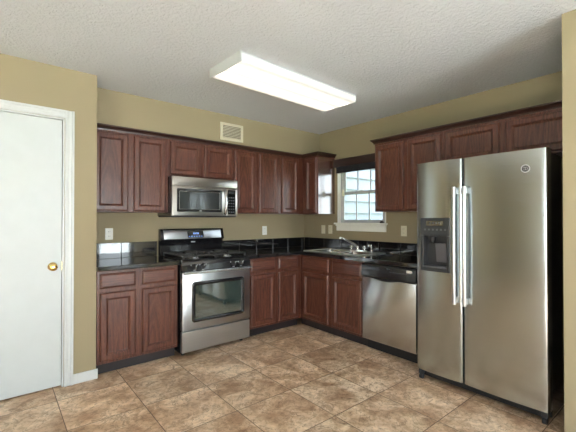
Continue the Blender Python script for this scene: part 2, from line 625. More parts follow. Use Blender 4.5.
def frame_rect(mb, axis, c0, c1, a0, a1, b0, b1, w):
    """frame bars round a rectangle; axis 'x': plane of constant x (a = y), 'y': constant y (a = x); b = z"""
    for (p0, p1, q0, q1) in ((a0, a0 + w, b0, b1), (a1 - w, a1, b0, b1), (a0 + w, a1 - w, b0, b0 + w), (a0 + w, a1 - w, b1 - w, b1)):
        if axis == 'x':
            mb.box(c0, c1, p0, p1, q0, q1, 0.003, 1)
        else:
            mb.box(p0, p1, c0, c1, q0, q1, 0.003, 1)
    return mb
mb = MB()
frame_rect(mb, 'y', YR - .09, YR - .03, -3.95, -1.55, 0.0, 2.15, 0.06)
mb.box(-2.80, -2.70, YR - .09, YR - .03, 0.06, 2.09)
d2 = struct('door_2', mb, M['white'], 'sliding glass patio door of the dining end')
MB().box(-3.9, -1.6, YR - .065, YR - .06, 0.05, 2.1).build('pane', M['pane'], d2)
d3 = struct('door_3', frame_rect(MB(), 'y', YR - .09, YR - .03, -1.25, -.30, 0.0, 2.15, 0.07), M['white'], 'glazed back door of the dining end')
MB().box(-1.19, -.36, YR - .065, YR - .06, 0.05, 2.1).build('pane', M['pane'], d3)
mb = frame_rect(MB(), 'x', XL - .09, XL - .03, -5.75, -3.45, 0.55, 2.25, 0.06)
mb.box(XL - .09, XL - .03, -4.63, -4.57, 0.61, 2.19)
w2 = struct('window_2', mb, M['white'])
MB().box(XL - .065, XL - .06, -5.7, -3.5, 0.6, 2.2).build('pane', M['pane'], w2)
for o in (d2, w2):
    o['base'] = (0, 0, 0)

# ---- kitchen window
mb = MB()
mb.box(-0.002, 0.12, WY0 + .001, WY0 + .014, WZ0, WZ1)          # jamb returns
mb.box(-0.002, 0.12, WY1 - .014, WY1 - .001, WZ0, WZ1)
mb.box(-0.002, 0.12, WY0 + .014, WY1 - .014, WZ1 - .014, WZ1 - .001)
win = struct('window_1', mb, M['brightwhite'], 'white double hung kitchen window over the sink')
win['base'] = (0, 0, 0)
ya, yb = WY0 + .014, WY1 - .014
mb = MB()
frame_rect(mb, 'x', 0.050, 0.085, ya, yb, WZ0, WZ1 - .014, 0.03)
mb.build('window_frame', M['sash'], win)
mid = 1.645
def sash(x0, x1, z0, z1, nm):
    b = MB()
    frame_rect(b, 'x', x0, x1, ya + .03, yb - .03, z0, z1, 0.035)
    for k in (1, 2):
        yy = ya + .065 + (yb - ya - .13) * k / 3
        b.box(x0 + .008, x1 - .008, yy - .008, yy + .008, z0 + .035, z1 - .035)
    s = b.build('sash', M['sash'], win)
    MB().box((x0 + x1) / 2 - .002, (x0 + x1) / 2 + .002, ya + .06, yb - .06, z0 + .03, z1 - .03).build('pane', M['pane'], s)
    return s
sash(0.070, 0.095, mid - .02, WZ1 - .045, 'upper')
s_low = sash(0.040, 0.065, WZ0 + .005, mid + .02, 'lower')
MB().box(0.022, 0.042, -1.06, -1.01, mid + .018, mid + .03, .003).build('sash_lock', M['plastic'], s_low)
mb = MB()
mb.box(-0.055, 0.045, WY0 - .02, WY1 + .02, WZ0 - .022, WZ0, .006)
mb.box(-0.018, 0.0, WY0 - .005, WY1 + .005, WZ0 - .105, WZ0 - .022, .005)
mb.box(-0.032, 0.0, WY0 - .01, WY1 + .01, WZ0 - .04, WZ0 - .022, .006)
struct('trim_2', mb, M['brightwhite'], 'white window stool and apron')

# ---- white door, its casing, baseboards
def casing_strip(mb, o, ea, eb, en, w, h):
    prof = [(0, 0), (0, .011), (.006, .014), (.02, .013), (.026, .009), (.042, .010), (.05, .018), (w, .018), (w, 0)]
    mb.prism([(a, b) for a, b in prof], o, ea, en, eb, h)
mb = MB()
cw = 0.062
casing_strip(mb, (DX1 + .002, YJ, 0), X, Z, -Y, cw, DZ + cw)
casing_strip(mb, (DX0 - .002, YJ, 0), -X, Z, -Y, cw, DZ + cw)
casing_strip(mb, (DX0 - .002, YJ, DZ), Z, X, -Y, cw, DX1 - DX0 + .004)
mb.box(DX1 - .012, DX1 - .001, YJ + .001, YJ + .119, 0, DZ - .001)
mb.box(DX0 + .001, DX0 + .012, YJ + .001, YJ + .119, 0, DZ - .001)
mb.box(DX0 + .012, DX1 - .012, YJ + .001, YJ + .119, DZ - .012, DZ - .001)
struct('trim_1', mb, M['white'], 'white moulded casing round the door')
mb = MB()
mb.box(DX0 + .015, DX1 - .016, YJ + .008, YJ + .045, .012, DZ - .016, .002)
dr = struct('door_1', mb, M['door'], 'flat white interior door with a brass knob')
dr['base'] = (0, 0, 0)
kx, kz, ky = -3.160, 0.942, YJ + .008
mb = MB()
mb.lathe((kx, ky, kz), -Y, [(0, 0), (.032, 0), (.033, .004), (.028, .010), (.014, .014), (.011, .022), (.013, .032), (.024, .040), (.0285, .052), (.027, .062), (.019, .069), (.008, .071), (0, .071)])
mb.build('door_knob', M['brass'], dr)
MB().box(DX1 - .0165, DX1 - .0135, YJ + .012, YJ + .04, kz - .03, kz + .03).build('latch_plate', M['brass'], dr)

def baseboard(name, segs, label):
    b = MB()
    for (x0, x1, y0, y1) in segs:
        b.box(x0, x1, y0, y1, 0, .078, .003)
        # thinner top edge
    return struct(name, b, M['white'], label)
baseboard('baseboard_left', [(DX1 + cw + .003, XJ + .012, YJ - .013, YJ), (XL, DX0 - cw - .003, YJ - .013, YJ)], 'white baseboard by the door casing')
baseboard('baseboard_right', [(XN - .013, XN, YE, YN + .013)], 'white baseboard right of the refrigerator')

# ---- outside
struct('patio_slab', MB().box(-4.6, 2.5, -17.5, YR - .13, -0.10, -.03), M['concrete'])
struct('lawn', MB().box(-16, 9, -18, 6, -0.16, -0.10), M['grass'])
mb = MB()
Yw = 0.8
z = -0.1
rows = [0.0 - .1]
zz = 0.02
while zz < 4.2:
    rows.append(zz)
    zz += 0.235
for k, (r0, r1) in enumerate(zip(rows, rows[1:])):
    mb.prism([(0, r0), (.055, r0), (.006, r1), (0, r1)], (0.25, Yw, 0), -Y, Z, X, 8.0)
struct('wall_exterior', mb, M['siding'], 'pale blue grey lap siding outside the window')

# ------------------------------------------------------------------ cabinets
DOOR_STEPS = [(0, 0), (0, .012), (.002, .016), (.009, .022), (.012, .023), (.046, .023), (.049, .019), (.052, .018), (.062, .006), (.066, .005)]
DRAWER_STEPS = [(0, 0), (0, .008), (.003, .012), (.013, .018), (.017, .020)]

def carcass(mb, face, span, depth_back, z0, z1):
    """face: ('y', y) cabinet faces -y with x span, or ('x', x) faces -x with y span"""
    ax, c = face
    a0, a1 = span
    if ax == 'y':
        mb.box(a0, a1, c, depth_back, z0, z1, .0015, 1)
    else:
        mb.box(c, depth_back, a0, a1, z0, z1, .0015, 1)

def front(par, name, face, a0, a1, z0, z1, steps, mat):
    ax, c = face
    mb = MB()
    if ax == 'y':
        mb.panel((a0, c, z0), X, Z, -Y, a1 - a0, z1 - z0, steps)
    else:
        mb.panel((c, a1, z0), -Y, Z, -X, a1 - a0, z1 - z0, steps)
    return mb.build(name, mat, par)

def cabinet(name, label, face, span, back, z0, z1, doors, drawers=(), group=None, toe=None, cat='cabinet'):
    ax, c = face
    base = ((span[0] + span[1]) / 2, (c + back) / 2, 0 if toe else z0) if ax == 'y' else ((c + back) / 2, (span[0] + span[1]) / 2, 0 if toe else z0)
    t = thing(name, label, cat, base, group)
    mb = MB()
    carcass(mb, face, span, back, z0, z1)
    mb.build('carcass', M['wood'], t)
    for d in doors:
        front(t, 'door', face, *d, DOOR_STEPS, M['wood'])
    for d in drawers:
        front(t, 'drawer_front', face, *d, DRAWER_STEPS, M['wood_x'] if ax == 'y' else M['wood_y'])
    if toe is not None:
        mb = MB()
        if ax == 'y':
            mb.box(span[0], span[1], c + toe, back, 0, z0)
        else:
            mb.box(c + toe, back, span[0], span[1], 0, z0)
        mb.build('toe_kick', M['toe'], t)
    return t

UG = 'dark stained wall cabinets'
BG = 'dark stained base cabinets'
UZ0, UZ1 = 1.375, 2.133
FB = ('y', -0.312)       # upper face frames, back wall
FR = ('x', -0.312)
uz = (1.385, 2.105)
cabinet('wall_cabinet', 'dark oak two door wall cabinet between white door wall and microwave', FB, (XJ + .002, -2.150), -.001, UZ0, UZ1,
        [(-2.830, -2.535, *uz), (-2.485, -2.178, *uz)], group=UG)
cabinet('wall_cabinet', 'short dark oak two door wall cabinet directly above the microwave', FB, (-2.149, -1.389), -.001, 1.748, UZ1,
        [(-2.130, -1.795, 1.765, 2.105), (-1.755, -1.408, 1.765, 2.105)], group=UG)
cabinet('wall_cabinet', 'reddish two door wall cabinet just right of the microwave', FB, (-1.388, -0.712), -.001, UZ0, UZ1,
        [(-1.372, -1.078, *uz), (-1.030, -0.737, *uz)], group=UG)
cabinet('wall_cabinet', 'single door wall cabinet filling the back wall corner', FB, (-0.711, -0.002), -.001, UZ0, UZ1,
        [(-0.678, -0.395, *uz)], group=UG)
t = cabinet('wall_cabinet', 'narrow wall cabinet whose glossy side panel mirrors the window', FR, (-0.602, -0.314), -.001, UZ0, UZ1,
            [(-0.592, -0.372, *uz)], group=UG)
MB().box(-.306, -.003, -.6065, -.602, UZ0 + .003, UZ1 - .02).build('side_panel', M['panel'], t)
t = cabinet('wall_cabinet', 'red brown two door wall cabinet between window and refrigerator top', FR, (-2.262, -1.492), -.001, 1.388, UZ1,
            [(-1.850, -1.508, 1.400, 2.100), (-2.240, -1.897, 1.400, 2.100)], group=UG)
cabinet('wall_cabinet', 'short two door wall cabinet above the refrigerator', FR, (-3.245, -2.263), -.001, 1.80, UZ1,
        [(-2.736, -2.286, 1.812, 2.100), (-3.225, -2.780, 1.812, 2.100)], group=UG)

def crown(mb, pts, zb):
    """moulding swept along plan polyline pts (cabinet face line); offsets to the outer side"""
    prof = [(0.001, 0), (.006, 0), (.008, .012), (.022, .028), (.030, .034), (.034, .036), (.034, .047), (0.001, .047)]
    P = [Vector((x, y, 0)) for x, y in pts]
    n = len(P)
    rings = []
    for i in range(n):
        d0 = (P[i] - P[i - 1]).normalized() if i > 0 else None
        d1 = (P[i + 1] - P[i]).normalized() if i < n - 1 else None
        n0 = Vector((d0.y, -d0.x, 0)) if d0 else None
        n1 = Vector((d1.y, -d1.x, 0)) if d1 else None
        if n0 and n1:
            m = (n0 + n1)
            m = m / (1 + n0.dot(n1))
        else:
            m = n0 or n1
        rings.append([mb.bm.verts.new(P[i] + m * a + Z * (zb + b)) for a, b in prof])
    k = len(prof)
    for A, B in zip(rings, rings[1:]):
        for j in range(k):
            mb.bm.faces.new([A[j], A[(j + 1) % k], B[(j + 1) % k], B[j]])
    mb.bm.faces.new(rings[0])
    mb.bm.faces.new(rings[-1][::-1])
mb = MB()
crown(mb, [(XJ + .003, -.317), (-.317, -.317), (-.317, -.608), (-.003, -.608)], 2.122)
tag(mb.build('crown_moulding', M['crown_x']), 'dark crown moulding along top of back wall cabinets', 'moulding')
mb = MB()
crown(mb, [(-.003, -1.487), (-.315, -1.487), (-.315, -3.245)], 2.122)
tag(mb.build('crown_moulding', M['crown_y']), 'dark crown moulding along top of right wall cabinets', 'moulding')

BB = ('y', -0.605)
BR = ('x', -0.605)
bz = (0.125, 0.692)
dz = (0.728, 0.852)
cabinet('base_cabinet', 'two drawer two door base cabinet left of the range', BB, (XJ + .004, -2.166), -.001, 0.10, 0.874,
        [(-2.832, -2.548, *bz), (-2.493, -2.186, *bz)], [(-2.832, -2.548, *dz), (-2.493, -2.186, *dz)], BG, toe=.07)
cabinet('base_cabinet', 'two drawer two door base cabinet between range and corner', BB, (-1.378, -0.606), -.001, 0.10, 0.874,
        [(-1.345, -1.008, *bz), (-.960, -.665, *bz)], [(-1.345, -1.008, *dz), (-.960, -.665, *dz)], BG, toe=.07)
# sink base: open carcass so the bowls hang inside
t = thing('sink_cabinet', 'reddish base cabinet under the sink, left of the dishwasher', 'cabinet', (-.3, -1.08, 0), BG)
mb = MB()
mb.box(-.605, -.585, -1.562, -.606, .10, .874, .0015, 1)
mb.box(-.585, -.001, -1.562, -1.544, .10, .874)
mb.box(-.585, -.001, -.624, -.606, .10, .874)
mb.box(-.585, -.001, -1.544, -.624, .10, .118)
mb.build('carcass', M['wood'], t)
for a0, a1 in ((-1.078, -.650), (-1.548, -1.140)):
    front(t, 'door', BR, a0, a1, .125, .672, DOOR_STEPS, M['wood'])
    front(t, 'drawer_front', BR, a0, a1, .708, .848, DRAWER_STEPS, M['wood_y'])
MB().box(-.535, -.001, -1.562, -.535, 0, .10).build('toe_kick', M['toe'], t)

# ------------------------------------------------------------------ countertops and backsplash
CZ0, CZ1 = 0.876, 0.915
mb = MB()
mb.box(XJ + .002, -2.160, -.640, -.0135, CZ0, CZ1, .006)
tag(mb.build('countertop', M['granite']), 'short polished black countertop left of the range', 'countertop')
SX0, SX1, SY0, SY1 = -.505, -.085, -1.405, -.625      # sink cut-out
mb = MB()
mb.box(-1.384, -.640, -.640, -.0135, CZ0, CZ1, .004)
mb.box(-.6405, -.0135, SY1, -.0135, CZ0, CZ1)
mb.box(-.640, SX0, -2.235, SY1 + .001, CZ0, CZ1, .004)
mb.box(SX1, -.0135, -2.235, SY1 + .001, CZ0, CZ1)
mb.box(SX0 - .001, SX1 + .001, -2.235, SY0, CZ0, CZ1)
tag(mb.build('countertop', M['granite']), 'long polished black L shaped countertop holding the sink', 'countertop')

def tiles(name, label, axis, a0, a1, z0, z1, pitch, start):
    """row of black tiles with narrow grout on the wall plane"""
    t = MB()
    g = MB()
    cuts = [a0]
    k = start
    while k < a1 - .01:
        if k > a0 + .01:
            cuts.append(k)
        k += pitch
    cuts.append(a1)
    for c0, c1 in zip(cuts, cuts[1:]):
        lo, hi = c0 + .0025, c1 - .0025
        if axis == 'y':
            t.box(lo, hi, -.012, -.003, z0 + .001, z1, .0015, 1)
        else:
            t.box(-.012, -.003, lo, hi, z0 + .001, z1, .0015, 1)
    o = t.build(name, M['granite'])
    o['base'] = (0, 0, 0)
    if axis == 'y':
        g.box(a0, a1, -.010, -.001, z0, z1 - .002)
    else:
        g.box(-.010, -.001, a0, a1, z0, z1 - .002)
    g.build('grout', M['grout'], o)
    tag(o, label, 'backsplash')
    return o
tiles('backsplash', 'mirror polished black tile backsplash behind the left countertop', 'y', XJ + .003, -2.155, CZ1, 1.07, .34, XJ + .345)
tiles('backsplash', 'black tile backsplash on back wall right of the range', 'y', -1.384, -.013, CZ1, 1.045, .265, -1.384)
tiles('backsplash', 'black tile backsplash on right wall behind the sink', 'x', -2.235, -.013, CZ1, 1.045, .30, -2.213)

# ------------------------------------------------------------------ sink and faucet
def sink():
    t = thing('kitchen_sink', 'stainless double bowl drop in sink under the window', 'sink', (-.28, -1.015, CZ1))
    x0, x1, y0, y1 = -.545, -.045, -1.445, -.585
    mb = MB()
    zt = CZ1
    # rim: four bars and a divider, slightly raised
    bowls = [(-1.385, -1.035), (-.995, -.645)]
    bx0, bx1 = -.495, -.135
    mb.box(x0, bx0, y0, y1, zt, zt + .008, .003)
    mb.box(bx1, x1, y0, y1, zt, zt + .008, .003)
    mb.box(bx0, bx1, y0, bowls[0][0], zt, zt + .008, .003)
    mb.box(bx0, bx1, bowls[1][1], y1, zt, zt + .008, .003)
    mb.box(bx0, bx1, bowls[0][1], bowls[1][0], zt, zt + .008, .003)
    mb.build('rim', M['rim_steel'], t)
    for b0, b1 in bowls:
        mb = MB()
        w, h = bx1 - bx0, b1 - b0
        mb.panel((bx0, b0, zt + .006), X, Y, -Z, w, h,
                 [(-.002, 0), (0, .004), (.006, .150), (.022, .168), (.06, .172)], radius=[.04, .04, .04, .04, .03])
        # open top: remove cap of first ring
        top = max(mb.bm.faces, key=lambda f: f.calc_center_median().z)
        mb.bm.faces.remove(top)
        b = mb.build('bowl', M['sink_steel'], t, smooth=True)
        MB().lathe(((bx0 + bx1) / 2, (b0 + b1) / 2, zt + .006 - .172), Z, [(0, .0005), (.02, .001), (.036, .003), (.04, .0015), (.04, .0)]).build('drain', M['chrome'], b)
    return t
sink()
t = thing('kitchen_faucet', 'chrome two handle kitchen faucet at back of the sink', 'faucet', (-.092, -1.075, CZ1 + .008))
fz = CZ1 + .008
mb = MB()
mb.panel((-.118, -1.195, fz), X, Y, Z, .052, .24, [(0, 0), (0, .012), (.006, .018)], radius=.02)
mb.build('base_plate', M['chrome'], t, smooth=True)
mb = MB()
mb.lathe((-.092, -1.075, fz + .016), Z, [(.021, 0), (.02, .03), (.016, .04), (0, .042)])
mb.tube([(-.092, -1.075, fz + .04), (-.11, -1.065, fz + .062), (-.15, -1.04, fz + .092), (-.21, -.998, fz + .128), (-.262, -.962, fz + .158), (-.278, -.951, fz + .160), (-.284, -.947, fz + .150)], .011, 12)
mb.build('spout', M['chrome'], t)
for yy in (-.975, -1.175):
    mb = MB()
    mb.lathe((-.092, yy, fz + .016), Z, [(.013, 0), (.012, .012), (.02, .016), (.026, .026), (.026, .040), (.02, .050), (.006, .053), (0, .053)], 12)
    mb.build('handle', M['chrome'], t)
t = thing('side_sprayer', 'small chrome side sprayer right of the faucet', 'sprayer', (-.092, -1.275, fz))
MB().lathe((-.092, -1.275, fz), Z, [(.02, 0), (.02, .006), (.014, .014), (.012, .02), (0, .021)]).build('holder', M['chrome'], t)
mb = MB()
mb.lathe((-.092, -1.275, fz + .018), Z, [(.009, 0), (.010, .03), (.014, .05), (.013, .062), (0, .064)])
mb.tube([(-.092, -1.275, fz + .068), (-.112, -1.268, fz + .076), (-.132, -1.262, fz + .074)], .011, 10)
mb.build('spray_head', M['chrome'], t)

# ------------------------------------------------------------------ range
def gas_range():
    x0, x1 = -2.148, -1.390
    t = thing('gas_range', 'freestanding stainless gas range with black cooktop', 'range', ((x0 + x1) / 2, -.34, 0))
    MB().box(x0, x1, -.625, -.028, .035, .895, .003).build('body', M['black'], t)
    for xx in (x0 + .05, x1 - .05):
        for yy in (-.57, -.10):
            MB().cyl((xx, yy, 0), (xx, yy, .036), .018, n=12).build('foot', M['blackmat'], t)
    mb = MB()
    mb.box(x0, x1, -.648, -.028, .895, .913, .006)
    mb.box(x0, x0 + .014, -.64, -.10, .913, .921, .003)
    mb.box(x1 - .014, x1, -.64, -.10, .913, .921, .003)
    mb.box(x0 + .014, x1 - .014, -.645, -.632, .913, .919, .003)
    mb.build('cooktop', M['black'], t)
    # burners and grates
    for bxx in (x0 + .20, x1 - .20):
        for byy in (-.50, -.22):
            mb = MB()
            mb.lathe((bxx, byy, .912), Z, [(.062, 0), (.060, .004), (.040, .007), (.038, .016), (0, .016)], 24)
            b = mb.build('burner', M['steel'], t)
            MB().lathe((bxx, byy, .928), Z, [(0, 0), (.033, 0), (.036, .004), (.033, .009), (0, .010)], 24).build('burner_cap', M['iron'], b)
    xm = (x0 + x1) / 2
    for gx0, gx1 in ((x0 + .035, xm - .006), (xm + .006, x1 - .035)):
        mb = MB()
        gy0, gy1 = -.625, -.105
        zt, zb, w = .956, .944, .006
        for yy in (gy0, (gy0 + gy1) / 2, gy1):
            mb.box(gx0, gx1, yy - w, yy + w, zb, zt, .002)
        for xx in (gx0, gx1):
            mb.box(xx - w, xx + w, gy0, gy1, zb, zt, .002)
        cx = (gx0 + gx1) / 2
        for cy in (-.50, -.22):
            for k in range(4):
                a = k * PI / 2 + PI / 4
                mb.cyl((cx + .03 * math.cos(a), cy + .03 * math.sin(a), .950), (cx + .155 * math.cos(a), cy + .12 * math.sin(a), .950), .006, n=8)
            mb.box(gx0, cx - .035, cy - .005, cy + .005, zb, zt, .002)
            mb.box(cx + .035, gx1, cy - .005, cy + .005, zb, zt, .002)
        for xx in (gx0, gx1):
            for yy in (gy0 + .006, gy1 - .006):
                mb.box(xx - .007, xx + .007, yy - .007, yy + .007, .912, zb, .002)
        mb.build('grate', M['iron'], t, smooth=False)
    # control panel with knobs
    mb = MB()
    mb.prism([(-.624, .812), (-.672, .812), (-.668, .870), (-.650, .897), (-.624, .897)], (x0, 0, 0), Y, Z, X, x1 - x0)
    cp = mb.build('control_panel', M['black'], t)
    for kx in (-2.026, -1.937, -1.595, -1.507):
        b = MB()
        b.lathe((kx, -.6695, .852), Vector((0, -1, .07)), [(.026, 0), (.026, .004), (.021, .008), (.020, .026), (.017, .030), (0, .030)], 20)
        b.box(kx - .0045, kx + .0045, -.710, -.690, .834, .874, .002)
        kb = b.build('knob', M['blackmat'], t)
        b = MB()
        b.box(kx - .0018, kx + .0018, -.7115, -.7095, .856, .873)
        b.build('pointer_mark', M['print'], kb)
    for kx in (-2.026, -1.937, -1.595, -1.507):
        for s in (-1, 1):
            MB().box(kx + s * .033 - .004, kx + s * .033 + .004, -.6725, -.668, .862, .871).build('dial_mark', M['print'], cp)
        MB().box(kx - .012, kx + .012, -.6735, -.670, .8165, .8205).build('dial_mark', M['print'], cp)
    # oven door
    d = MB()
    d.panel((x0 + .002, -.626, .248), X, Z, -Y, x1 - x0 - .004, .552, [(0, 0), (0, .038), (.006, .044)], radius=.008)
    door = d.build('oven_door', M['steel_x'], t, smooth=True)
    wx0, wx1, wz0, wz1 = -2.052, -1.468, .318, .705
    b = MB()
    b.panel((wx0, -.668, wz0), X, Z, -Y, wx1 - wx0, wz1 - wz0, [(0, 0), (0, .006), (.006, .010), (.026, .010), (.034, .004)], radius=[.03, .03, .03, .018, .012])
    b.build('window_bezel', M['black'], door, smooth=True)
    b = MB()
    b.panel((wx0 + .036, -.6725, wz0 + .036), X, Z, -Y, wx1 - wx0 - .072, wz1 - wz0 - .072, [(0, 0), (0, .002)], radius=.010)
    b.build('window_glass', M['oven_glass'], door)
    b = MB()
    b.box(x0 + .004, x1 - .004, -.712, -.692, .786, .812, .008, 3)
    for xx in (x0 + .02, x1 - .05):
        b.box(xx, xx + .03, -.695, -.668, .788, .806, .003)
    b.build('handle', M['steel_bright'], door)
    # drawer
    d = MB()
    d.panel((x0 + .002, -.626, .045), X, Z, -Y, x1 - x0 - .004, .193, [(0, 0), (0, .036), (.005, .042)], radius=.006)
    d.build('storage_drawer', M['steel_x'], t, smooth=True)
    # backguard
    mb = MB()
    mb.prism([(-.028, .913), (-.082, .913), (-.070, 1.02), (-.082, 1.072), (-.112, 1.082), (-.083, 1.192), (-.075, 1.200), (-.028, 1.200)], (x0 + .004, 0, 0), Y, Z, X, x1 - x0 - .008)
    bgd = mb.build('backguard', M['black'], t)
    b = MB()
    tv = Vector((0, .029, .110)).normalized()
    tn = Vector((0, -.110, .029)).normalized()
    t0 = Vector((0, -.1115, 1.084))
    b.panel(t0 + X * (x0 + .035) + tv * .006, X, tv, tn, x1 - x0 - .075, .100, [(0, 0), (0, .004), (.003, .006)], radius=.006)
    b.build('fascia', M['steel_fascia'], bgd, smooth=True)
    b = MB()
    b.panel(t0 + X * -1.848 + tv * .016 + tn * .005, X, tv, tn, .193, .076, [(0, 0), (0, .0015)], radius=.003)
    b.build('display_panel', M['glassblack'], bgd)
    b = MB()
    for i, (dx, h) in enumerate(((.022, .020), (.038, .020), (.060, .020), (.076, .020))):
        b.panel(t0 + X * (-1.80 + dx) + tv * .054 + tn * .006, X, tv, tn, .010, h, [(0, 0), (0, .001)])
    for i in range(6):
        b.panel(t0 + X * (-1.836 + i * .030) + tv * .026 + tn * .006, X, tv, tn, .014, .008, [(0, 0), (0, .001)])
    b.build('display_digits', M['display'], bgd)
    b = MB()
    b.panel((-1.795, -.077, 1.046), X, Z, Vector((0, -1, -.15)), .05, .016, [(0, 0), (0, .002)], radius=.006)
    b.build('badge', M['print'], bgd)
    return t
gas_range()

# ------------------------------------------------------------------ microwave
def microwave():
    x0, x1, z0, z1, yf = -2.147, -1.391, 1.330, 1.742, -.415
    t = thing('microwave', 'stainless over the range microwave with dark window', 'microwave', ((x0 + x1) / 2, -.2, z0))
    MB().box(x0, x1, yf + .022, -.002, z0 + .012, z1, .003).build('body', M['black'], t)
    b = MB()
    b.box(x0 + .004, x1 - .004, yf + .03, -.02, z0, z0 + .0125, .002)
    b.build('underside', M['blackmat'], t)
    # top grille
    b = MB()
    b.panel((x0, yf + .021, 1.648), X, Z, -Y, x1 - x0, z1 - 1.648, [(0, 0), (0, .016), (.006, .022)], radius=.006)
    g = b.build('top_grille', M['steel_warm'], t, smooth=True)
    # door
    b = MB()
    b.panel((x0, yf + .021, z0 + .012), X, Z, -Y, .612, 1.645 - z0 - .012, [(0, 0), (0, .016), (.006, .022)], radius=.006)
    d = b.build('door', M['steel_warm'], t, smooth=True)
    b = MB()
    b.panel((-2.098, yf, 1.384), X, Z, -Y, .508, .236, [(0, 0), (0, .003), (.020, .003), (.026, .0005)], radius=[.010, .010, .008, .006])
    b.build('window_bezel', M['black'], d, smooth=True)
    b = MB()
    b.panel((-2.070, yf - .0004, 1.412), X, Z, -Y, .452, .180, [(0, 0), (0, .001)], radius=.006)
    b.build('window_mesh', M['micro_glass'], d)
    b = MB()
    b.panel((-1.856, yf - .003, 1.391), X, Z, -Y, .026, .010, [(0, 0), (0, .001)], radius=.004)
    b.build('badge', M['print'], d)
    b = MB()
    pts = []
    for i in range(13):
        s = i / 12
        zz = 1.365 + s * .262
        pts.append((-1.560, yf - .008 - .036 * math.sin(PI * s) ** 0.6, zz))
    b.tube(pts, .013, 12, sx=1.3)
    b.build('handle', M['steel_bright'], d)
    # control panel
    b = MB()
    b.panel((-1.533, yf + .021, z0 + .012), X, Z, -Y, x1 + 1.533, 1.645 - z0 - .012, [(0, 0), (0, .016), (.005, .021)], radius=.006)
    c = b.build('control_panel', M['steel_warm'], t, smooth=True)
    b = MB()
    b.panel((-1.518, yf + .001, 1.362), X, Z, -Y, .098, .268, [(0, 0), (0, .003)], radius=.006)
    b.build('keypad', M['glassblack'], c)
    b = MB()
    for r in range(6):
        for k in range(3):
            b.box(-1.508 + k * .028, -1.508 + k * .028 + .017, yf - .0032, yf - .0018, 1.380 + r * .032, 1.380 + r * .032 + .012)
    b.build('keypad_marks', M['paddle'], c)
    b = MB()
    b.box(-1.505, -1.435, yf - .0032, yf - .0018, 1.592, 1.616)
    b.build('clock_display', M['greyplastic'], c)
    return t
microwave()

# ------------------------------------------------------------------ dishwasher
def dishwasher():
    y0, y1 = -2.170, -1.568
    t = thing('dishwasher', 'stainless dishwasher with black control strip', 'dishwasher', (-.32, (y0 + y1) / 2, 0))
    MB().box(-.598, -.03, y0 + .004, y1 - .004, .10, .868, .002).build('tub', M['blackmat'], t)
    b = MB()
    b.panel((-.599, y1, .112), -Y, Z, -X, y1 - y0, .622, [(0, 0), (0, .026), (.005, .031)], radius=.006)
    b.build('door', M['steel'], t, smooth=True)
    b = MB()
    b.prism([(0, .738), (.038, .738), (.044, .748), (.036, .850), (.028, .864), (0, .864)], (-.599, y0, 0), -X, Z, Y, y1 - y0)
    c = b.build('control_panel', M['black'], t)
    # curved pocket grip under the strip
    b = MB()
    pts = [(-.18 + .36 * i / 16, -.026 * math.sin(PI * i / 16)) for i in range(17)]
    b.prism(pts, (-.604, (y0 + y1) / 2 + .02, .7385), Y, Z, -X, .036)
    b.build('grip', M['blackmat'], c)
    b = MB()
    b.box(-.640, -.600, y0 + .01, y1 - .01, .7335, .7385)
    b.build('lower_lip', M['blackmat'], c)
    for i in range(7):
        yy = -1.915 - i * .027
        MB().box(-.6405, -.634, yy, yy + .016, .806, .812).build('printed_mark', M['paddle'], c)
    MB().box(-.6390, -.632, -1.90, -1.865, .832, .838).build('printed_mark', M['paddle'], c)
    b = MB()
    b.panel((-.6370, -2.075, .822), -Y, Z, -X, .060, .022, [(0, 0), (0, .0025)], radius=.0105)
    b.build('badge', M['plastic'], c)
    b = MB()
    b.box(-.545, -.04, y0 + .004, y1 - .004, 0, .10)
    b.build('toe_panel', M['blackmat'], t)
    return t
dishwasher()

